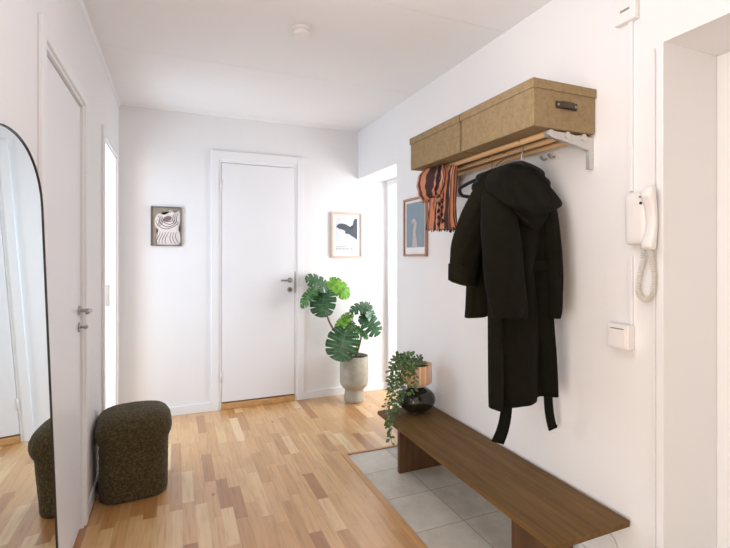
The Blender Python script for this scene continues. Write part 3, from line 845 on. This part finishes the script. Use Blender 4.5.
for i in range(8): tassel(onX(425.5 + i * 2.0, 199 + random.uniform(-1.5, 1) - i * .2, 1.305 + random.uniform(0, .03)), .0085)

# ------------------------------------------------------------------ intercom phone and wall electrics
cy = 1.186
b = NB(); box(b, XR - .011, XR - .0005, cy - .008, cy + .008, 1.545, 1.965 + .4 - .02)
box(b, XR - .011, XR - .0005, cy - .008, cy + .008, 1.039, 1.30)
tag(obj('cable_channel', b, M['trim'], None, bevel=.002), 'thin white vertical cable channel on the right wall through the phone', 'cable channel')
b = NB(); box(b, XR - .010, XR - .0005, 1.092, 1.098, .08, 2.05)
tag(obj('cable_cover', b, M['trim'], None, bevel=.002), 'very thin white strip beside the entrance corner right of the phone', 'cable cover')
# box by the ceiling
t = thing('doorbell_chime', (XR, 1.195, 2.19), 'white chime box high on the right wall at the top of the photo', 'chime')
b = NB(); box(b, XR - .025, XR - .001, 1.155, 1.236, 2.200, 2.33); obj('housing', b, M['white_plastic'], t, bevel=.004)
b = NB(); box(b, XR - .028, XR - .001, 1.153, 1.2385, 2.189, 2.200); obj('ledge', b, M['white_plastic'], t, bevel=.002)
b = NB(); box(b, XR - .0262, XR - .0245, 1.178, 1.216, 2.232, 2.240); obj('slot', b, M['grey_plastic'], t)
# socket box
t = thing('switch_box', (XR, 1.215, .945), 'square white switch box on the right wall under the phone', 'switch box')
b = NB(); box(b, XR - .040, XR - .001, 1.172, 1.262, .945, 1.038); obj('housing', b, M['white_plastic'], t, bevel=.005)
b = NB(); box(b, XR - .043, XR - .039, 1.182, 1.252, .953, 1.014); obj('cover_plate', b, M['white_plastic'], t, bevel=.002)
b = NB(); box(b, XR - .0415, XR - .039, 1.19, 1.245, 1.020, 1.024); obj('slot', b, M['grey_plastic'], t)
# phone
t = thing('intercom_phone', (XR, 1.13, 1.32), 'white wall intercom phone with a coiled cord beside the entrance', 'phone')
b = NB()
loft(b, densify([((XR - .018, 1.182, 1.535), (XR - .018, 1.108, 1.535), (.014, 0, 0)), ((XR - .024, 1.186, 1.52), (XR - .024, 1.106, 1.52), (.022, 0, 0)), ((XR - .022, 1.186, 1.44), (XR - .022, 1.106, 1.44), (.021, 0, 0)), ((XR - .021, 1.186, 1.36), (XR - .021, 1.106, 1.36), (.020, 0, 0)), ((XR - .018, 1.183, 1.343), (XR - .018, 1.108, 1.343), (.015, 0, 0))], 3), 48, 0, 3, 0, 5.0)
obj('base', b, M['white_plastic'], t, smooth=True)
b = NB()
hs = [(1.546, .040, .016, .012), (1.536, .046, .021, .019), (1.515, .048, .0225, .021), (1.49, .040, .0205, .016), (1.45, .031, .0185, .012), (1.41, .030, .0185, .012), (1.375, .036, .0195, .014), (1.35, .045, .0215, .019), (1.332, .046, .021, .019), (1.322, .040, .016, .012)]
loft(b, densify([((XR - x, 1.088 + w, z), (XR - x, 1.088 - w, z), (tt, 0, 0)) for z, x, w, tt in hs], 4), 36, 0, 3, 0, 3.2)
hd = obj('handset', b, M['white_plastic'], t, smooth=True)
b = NB(); tube(b, [(XR - .062, 1.105, 1.512), (XR - .0695, 1.105, 1.512)], .004, 12); obj('hook_button', b, M['grey_plastic'], hd)
b = NB(); tube(b, [(XR - .040, 1.118, 1.492), (XR - .0475, 1.118, 1.492)], .005, 12); obj('light_button', b, M['darksteel'], t)
# coiled cord
path = smoothpath([(XR - .03, 1.088, 1.326), (XR - .024, 1.092, 1.29), (XR - .02, 1.085, 1.23), (XR - .018, 1.092, 1.165), (XR - .018, 1.118, 1.14), (XR - .018, 1.146, 1.165), (XR - .018, 1.142, 1.23), (XR - .02, 1.125, 1.29), (XR - .02, 1.135, 1.345)], 24)
hel = []; turns = 58
for i, p in enumerate(path[:-1]):
    d = (path[i + 1] - p).normalized(); xa = Vector((1, 0, 0)); ya = d.cross(xa).normalized(); xa = ya.cross(d)
    s = i / (len(path) - 1); env = min(1, s * 12, (1 - s) * 12)
    nxt = path[i + 1]
    for j in range(3):
        a = 2 * PI * turns * (i + j / 3) / (len(path) - 1)
        hel.append(p.lerp(nxt, j / 3) + (xa * math.cos(a) + ya * math.sin(a)) * (.0085 * env))
b = NB(); tube(b, hel, .0017, 6); obj('coiled_cord', b, M['cream_plastic'], t, smooth=True)
# loose cable below the bench end
pts = [(XR - .02, 1.455, .02), (XR - .018, 1.44, .10), (XR - .018, 1.395, .165), (XR - .017, 1.32, .196), (XR - .017, 1.262, .188), (XR - .017, 1.238, .15), (XR - .018, 1.236, .08), (XR - .02, 1.25, .003)]
b = NB(); tube(b, smoothpath(pts, 6), .003, 8)
tag(obj('power_cable', b, M['white_plastic'], None, smooth=True), 'thin white cable looping against the wall under the near bench end', 'cable')

# ------------------------------------------------------------------ vase, striped pot and trailing plant
vc = (1.428, 2.545)
t = thing('round_vase', (vc[0], vc[1], bz), 'squat round glossy black vase on the far end of the bench', 'vase')
b = NB()
pr = [(.0, bz + .001), (.055, bz + .001), (.062, bz + .006)]
for k in range(1, 18):
    a = -PI / 2 + PI * k / 18
    pr.append((.121 * math.cos(a) ** .8, bz + .081 + .078 * math.sin(a)))
pr = [p for p in pr if not (p[1] < bz + .012 and p[0] < .05 and p[1] > bz + .002)]
pr += [(.05, bz + .158), (.046, bz + .163), (.04, bz + .160), (.0, bz + .150)]
lathe(b, pr, vc, 56); obj('body', b, M['vase'], t, smooth=True)
pz = bz + .183; pt_ = pz + .125
t = thing('striped_pot', (vc[0], vc[1], bz + .162), 'peach and white striped round pot set on the black vase', 'plant pot')
b = NB(); lathe(b, [(.0, bz + .1635), (.052, bz + .1635), (.06, bz + .167), (.072, bz + .178), (.068, pz), (0, pz)], vc, 40); obj('saucer', b, M['milk'], t, smooth=True)
b = NB(); lathe(b, [(.0, pz + .001), (.085, pz + .001), (.096, pz + .006), (.099, pz + .02), (.099, pt_ - .003), (.0975, pt_), (.095, pt_ - .002), (.094, pt_ - .03), (.0, pt_ - .032)], vc, 64); obj('pot', b, M['stripepot'], t, smooth=True)
b = NB(); lathe(b, [(.0935, pt_ - .032), (.0935, pt_ - .026), (.05, pt_ - .02), (0, pt_ - .018)], vc, 32); obj('soil', b, M['soil'], t, smooth=True)
t = thing('trailing_plant', (vc[0], vc[1], pt_ - .03), 'small leaved green plant trailing from the striped pot over the bench edge', 'plant')
bs, bl = NB(), NB(); uvl = bl.loops.layers.uv.verify()
def small_leaf(p, d, nrm, L, Wd):
    d = d.normalized(); nrm = (nrm - d * nrm.dot(d)).normalized(); s = d.cross(nrm)
    prof = [(0, .08), (.25, .8), (.5, 1), (.75, .72), (1, .02)]
    rows = []
    for y, w in prof:
        z = -.25 * y * y * L
        rows.append([bl.verts.new(p + d * (y * L) + s * (x * w * Wd / 2) + nrm * (z + abs(x) * Wd * .12)) for x in (-1, 0, 1)])
    for i in range(4):
        for k in (0, 1):
            f = bl.faces.new((rows[i][k], rows[i][k + 1], rows[i + 1][k + 1], rows[i + 1][k]))
            for lp, x in zip(f.loops, ((0, 1, 1, 0) if k else (1, 0, 0, 1))): lp[uvl].uv = (x, .1)
def vine(pts, nl, L0=.027, jit=.012):
    P = smoothpath([Vector(p) for p in pts], 7); n = len(P)
    tube(bs, P, [.0016 * (1.2 - .5 * i / n) for i in range(n)], 6)
    for k in range(nl):
        s = (k + .8) / nl * (n - 1.2); i = int(s); p = P[i].lerp(P[min(i + 1, n - 1)], s - i)
        tan = (P[min(i + 1, n - 1)] - P[max(i - 1, 0)]).normalized()
        a = k * 2.4 + random.uniform(-.5, .5)
        x = tan.cross(Vector((0, 0, 1)) if abs(tan.z) < .9 else Vector((1, 0, 0))).normalized(); y = tan.cross(x)
        d = (x * math.cos(a) + y * math.sin(a)) * .9 + tan * .35 + Vector((-.15, -.25, .05))
        nr = Vector((random.uniform(-.5, .1), random.uniform(-.8, -.1), random.uniform(.3, 1)))
        L = L0 * random.uniform(.75, 1.25)
        q = p + d.normalized() * .008
        tip = q + d.normalized() * L
        if tip.x > 1.195 and tip.y < 2.655 and tip.z < bz + .008: continue
        small_leaf(q, d, nr, L, L * random.uniform(.62, .8))
X0, Y0 = vc
zr = pt_
# over the rim on the left and down past the bench edge
for (dx, dy, pts) in (
    (-.05, .01, [(-.095, .02, .012), (-.135, .03, -.06), (-.16, .035, -.16), (-.20, -.02, -.26), (-.255, -.09, -.29), (-.268, -.125, -.34), (-.265, -.145, -.41)]),
    (-.05, -.01, [(-.10, -.005, .015), (-.14, -.01, -.05), (-.165, -.01, -.14), (-.20, -.05, -.24), (-.252, -.10, -.29), (-.262, -.13, -.33), (-.262, -.145, -.37)]),
    (-.04, .03, [(-.08, .07, .025), (-.12, .10, -.02), (-.15, .105, -.12), (-.17, .10, -.22), (-.19, .09, -.288)]),
    (-.04, .02, [(-.09, .045, .03), (-.145, .06, 0), (-.175, .06, -.08), (-.185, .05, -.18), (-.21, .04, -.285)]),
    (-.05, -.03, [(-.09, -.05, .014), (-.115, -.06, -.04), (-.13, -.055, -.12), (-.15, -.04, -.2), (-.17, -.035, -.27)]),
    (-.03, -.05, [(-.065, -.078, .012), (-.082, -.095, -.03), (-.09, -.10, -.09), (-.105, -.10, -.15)]),
    (-.05, .0, [(-.10, .0, .03), (-.15, .01, .02), (-.19, .02, -.05), (-.2, .0, -.15), (-.215, -.03, -.22), (-.25, -.08, -.28), (-.258, -.10, -.32)]),
    (-.03, .04, [(-.06, .09, .03), (-.10, .13, .0), (-.12, .14, -.08), (-.14, .13, -.18)]),
    (-.02, .0, [(-.05, .0, .06), (-.10, .03, .05), (-.15, .05, .03), (-.18, .06, -.03), (-.19, .06, -.1)]),
    (-.04, .0, [(-.09, -.01, .02), (-.125, -.02, -.04), (-.14, -.02, -.13), (-.16, -.01, -.2), (-.18, 0, -.26)]),
    (-.05, .03, [(-.10, .05, .02), (-.14, .07, -.06), (-.155, .075, -.15), (-.175, .06, -.25)]),
    (-.03, -.03, [(-.08, -.04, .03), (-.13, -.03, .01), (-.155, -.025, -.05), (-.165, -.02, -.11)]),
):
    vine([(X0 + dx, Y0 + dy, zr - .02)] + [(X0 + a * (.88 if z > -.27 else .96), Y0 + c - .012, zr + z) for a, c, z in pts], 8 + 5 * len(pts))
# upright sprigs
for (dx, dy, ex, ey, h) in ((-.02, .02, -.06, .05, .04), (.0, .0, .01, .02, .02), (-.04, .03, -.10, .08, .04), (.03, .02, .045, .05, .022), (-.01, -.02, -.03, -.03, .025), (.02, -.02, .03, -.02, .015), (-.05, .04, -.05, .06, .055), (0, .04, .0, .07, .035), (-.03, 0, -.12, .04, .05)):
    vine([(X0 + dx, Y0 + dy, zr - .02), (X0 + (dx + ex) / 2, Y0 + (dy + ey) / 2, zr + h * .6), (X0 + ex, Y0 + ey, zr + h)], 11)
obj('vines', bs, M['stemgreen'], t, smooth=True)
obj('foliage', bl, M['ivy'], t, smooth=True)

# ------------------------------------------------------------------ monstera in a footed pot
mp = (1.475, 3.765)
t = thing('footed_pot', (mp[0], mp[1], 0), 'grey stone footed planter on the floor beside the back door', 'plant pot')
b = NB(); lathe(b, [(.0, .001), (.082, .001), (.088, .008), (.089, .02), (.084, .09), (.083, .105), (.09, .118), (.108, .132), (.121, .15), (.1265, .172), (.128, .2), (.128, .402), (.1255, .408), (.121, .408), (.118, .402), (.117, .37), (0, .37)], mp, 64)
obj('body', b, M['pot'], t, smooth=True)
b = NB(); lathe(b, [(.1165, .371), (.1165, .378), (.07, .384), (0, .386)], mp, 32); obj('soil', b, M['soil'], t, smooth=True)

t = thing('monstera_plant', (mp[0], mp[1], .38), 'tall monstera with large split leaves growing in the grey stone planter', 'plant')
def big_leaf(base_p, tip_p, width, nrm, m, cut=.5, droop=.25, cup=.12, nl=6, gp=.085):
    base_p, tip_p = Vector(base_p), Vector(tip_p)
    yv = tip_p - base_p; L = yv.length; yv = yv / L
    nrm = Vector(nrm); nrm = (nrm - yv * nrm.dot(yv)).normalized(); xv = yv.cross(nrm).normalized()
    bm = NB(); uvl = bm.loops.layers.uv.verify()
    hw = width / 2 * 1.12
    NTT = 9
    def margin(s):     # heart outline: s 0..1 from the back lobe to the tip
        a = PI * (.97 - s * .97)      # angle from tip direction
        # polar heart about a point a third up
        rr = 1.0 + .12 * math.cos(a * 2) - .22 * max(0, -math.cos(a)) ** 3
        x = math.sin(a) * rr; y = math.cos(a)
        yy_ = .40 + (.60 * y if y > 0 else .50 * y)
        if y < 0 and a > PI * .85: yy_ += .16 * (a - PI * .85) / (PI * .15)
        return x * hw, yy_ * L
    for sd in (-1, 1):
        for k in range(nl):
            s0, s1 = k / nl, (k + 1) / nl
            rows = []
            for i in range(NTT + 1):
                q = i / NTT
                row = []
                for j in range(5):
                    f = j / 4
                    g = 0 if q < cut else (q - cut) / (1 - cut)
                    gap = gp * min(1, g * 2.2) * (1 if 0 < k < nl else .6)
                    lo = s0 + (s1 - s0) * (gap if k > 0 else 0); hi = s1 - (s1 - s0) * (gap if k < nl - 1 else 0)
                    s = lo + (hi - lo) * f
                    mx, my = margin(s)
                    m0 = (.12 + .86 * max(0, (s0 + (s1 - s0) * f) - .16) / .84) * L
                    x = mx * q; y = m0 + (my - m0) * q ** 1.15
                    rd = 1 - .03 * (2 * f - 1) ** 2 * (q ** 4)
                    x *= rd
                    yn = y / L; xn = x / hw
                    z = -droop * L * (yn - .3) ** 2 * (1 if yn > .3 else .5) - cup * hw * xn * xn + .012 * L * math.sin(7 * s * PI) * q
                    row.append((bm.verts.new(base_p + xv * (sd * x) + yv * y + nrm * z), q, f))
                rows.append(row)
            for a, c in zip(rows, rows[1:]):
                for j in range(4):
                    qs = (a[j], a[j + 1], c[j + 1], c[j])
                    fc = bm.faces.new([w[0] for w in qs])
                    for lp, w in zip(fc.loops, qs): lp[uvl].uv = (w[1], w[2])
    bmesh.ops.remove_doubles(bm, verts=bm.verts, dist=.0006)
    return obj('leaf', bm, m, t, smooth=True)
def D(u, v, d): return onD(u, v, d)
tc_ = -FWD       # towards the camera
up = Vector((0, 0, 1)); rt = RGT
LD, LM, LL = M['leafdark'], M['leafmid'], M['leaflight']
# upper left cluster
big_leaf(D(329, 287, 4.05), D(307, 276, 3.95), .23, up * .8 + tc_ * .6, LD, .3, .3, gp=.14)
big_leaf(D(328, 280, 4.08), D(349, 294, 4.0), .17, up * .6 + tc_ * .8, LL, .75, .55)
big_leaf(D(325, 290, 4.0), D(320.5, 316, 3.86), .235, tc_ + up * .35, LD, .5, .25)
big_leaf(D(318, 286, 4.0), D(298, 303, 3.92), .17, up * .6 + tc_ * .6 - rt * .5, LM, .4, .6)
# lower cluster
big_leaf(D(347, 329, 3.98), D(337, 360.5, 3.86), .30, tc_ + up * .25, LD, .45, .15, .1)
big_leaf(D(354, 333, 4.02), D(346, 321.5, 4.03), .12, tc_ + up * .2, LM, .6, .2)
big_leaf(D(351, 313, 4.06), D(334, 329, 3.98), .125, up * .5 + tc_ * .7 - rt * .4, LL, .7, .4)
big_leaf(D(371, 304, 4.08), D(350, 309, 4.0), .17, up * .9 + tc_ * .5, LD, .35, .35, gp=.14)
big_leaf(D(364, 303, 4.1), D(376, 321, 4.05), .14, tc_ * .6 + rt * .6 + up * .5, LD, .45, .35)
big_leaf(D(365, 317, 4.05), D(379, 334.5, 4.0), .19, tc_ * .8 + up * .4 + rt * .2, LD, .28, .3, gp=.15)
big_leaf(D(367, 312, 4.08), D(361, 324, 4.02), .10, tc_ + up * .2, LD, .6, .2)
big_leaf(D(356, 327, 4.04), D(369, 338, 4.02), .085, tc_ * .5 + up * .8, LM, .5, .3)
def stem(pts, r0, r1, m):
    P = smoothpath([D(*p) for p in pts], 6); n = len(P)
    bm = NB(); tube(bm, P, [r0 + (r1 - r0) * i / (n - 1) for i in range(n)], 10); obj('stem', bm, m, t, smooth=True)
stem([(352, 359.5, 4.13), (347, 346, 4.08), (336, 333, 4.06), (329, 321, 4.06), (326, 308, 4.07), (327, 292, 4.07)], .011, .007, M['stembrown'])
stem([(327, 298, 4.07), (329, 288, 4.06), (329, 281, 4.08)], .005, .004, M['stemgreen'])
stem([(355, 359.5, 4.13), (358, 350, 4.1), (361, 338, 4.09), (362.5, 322, 4.09), (366, 310, 4.09), (367, 305, 4.08)], .010, .005, M['stembrown'])
stem([(351, 359.5, 4.13), (352, 350, 4.08), (351, 338, 4.03), (347, 329, 3.99)], .007, .004, M['stemgreen'])
stem([(357, 352, 4.1), (355, 335, 4.08), (353, 322, 4.08), (351, 313, 4.06)], .005, .0035, M['stemgreen'])
stem([(357.5, 351, 4.1), (358, 340, 4.07), (355.5, 333, 4.03)], .004, .003, M['stemgreen'])
stem([(361, 338, 4.09), (359, 331, 4.06), (356, 327, 4.04)], .004, .003, M['stemgreen'])
stem([(362, 325, 4.09), (364, 320, 4.07), (365.5, 316, 4.05)], .004, .003, M['stemgreen'])

# ------------------------------------------------------------------ light
sc = bpy.context.scene
w = bpy.data.worlds.new('World'); sc.world = w; w.use_nodes = True
w.node_tree.nodes['Background'].inputs[0].default_value = (1.0, .95, .92, 1)
w.node_tree.nodes['Background'].inputs[1].default_value = .3

def area(name, loc, rot, sx, sy, power, c):
    ld = bpy.data.lights.new(name, 'AREA'); ld.shape = 'RECTANGLE'; ld.size = sx; ld.size_y = sy; ld.energy = power; ld.color = c
    o = bpy.data.objects.new(name, ld); C.objects.link(o); o.location = loc; o.rotation_euler = rot
    return o
# light panel added just outside the left doorway, standing in for that room's daylight
area('doorway_light_left', (-.9, 3.4, 1.2), (0, math.radians(-90), 0), 1.9, 1.1, 22, (.80, 1.0, 1.2))
# fill light added inside the unseen side room to brighten the far end
area('side_room_fill_light', (2.85, 2.98, 1.35), (math.radians(90), 0, math.radians(52)), .6, 1.9, 27, (.95, 1.0, 1.05))
# large fill light added to the left behind the camera, no window there
area('left_rear_fill_light', (-2.3, -.55, 1.0), (0, math.radians(-90), 0), 1.8, 1.6, 47, (1.05, 1.0, .92))
# soft point light added out of frame to lift the hall, no fixture there
ld = bpy.data.lights.new('hall_fill_light', 'POINT'); ld.energy = 7; ld.shadow_soft_size = .22; ld.color = (.97, 1.0, 1.12)
lo = bpy.data.objects.new('hall_fill_light', ld); C.objects.link(lo); lo.location = (.58, 1.15, 2.02)

# ------------------------------------------------------------------ camera
cd = bpy.data.cameras.new('Camera'); cam = bpy.data.objects.new('Camera', cd); C.objects.link(cam)
cam.location = CAM; cam.rotation_euler = (math.radians(90), 0, -YAW)
cd.sensor_width = 36; cd.lens = FPX / 730 * 36; cd.shift_y = -18 / 730; cd.clip_start = .02
sc.camera = cam
vs = sc.view_settings
vs.view_transform = 'Standard'; vs.look = 'None'; vs.gamma = 1; vs.exposure = 0.33; vs.use_curve_mapping = False
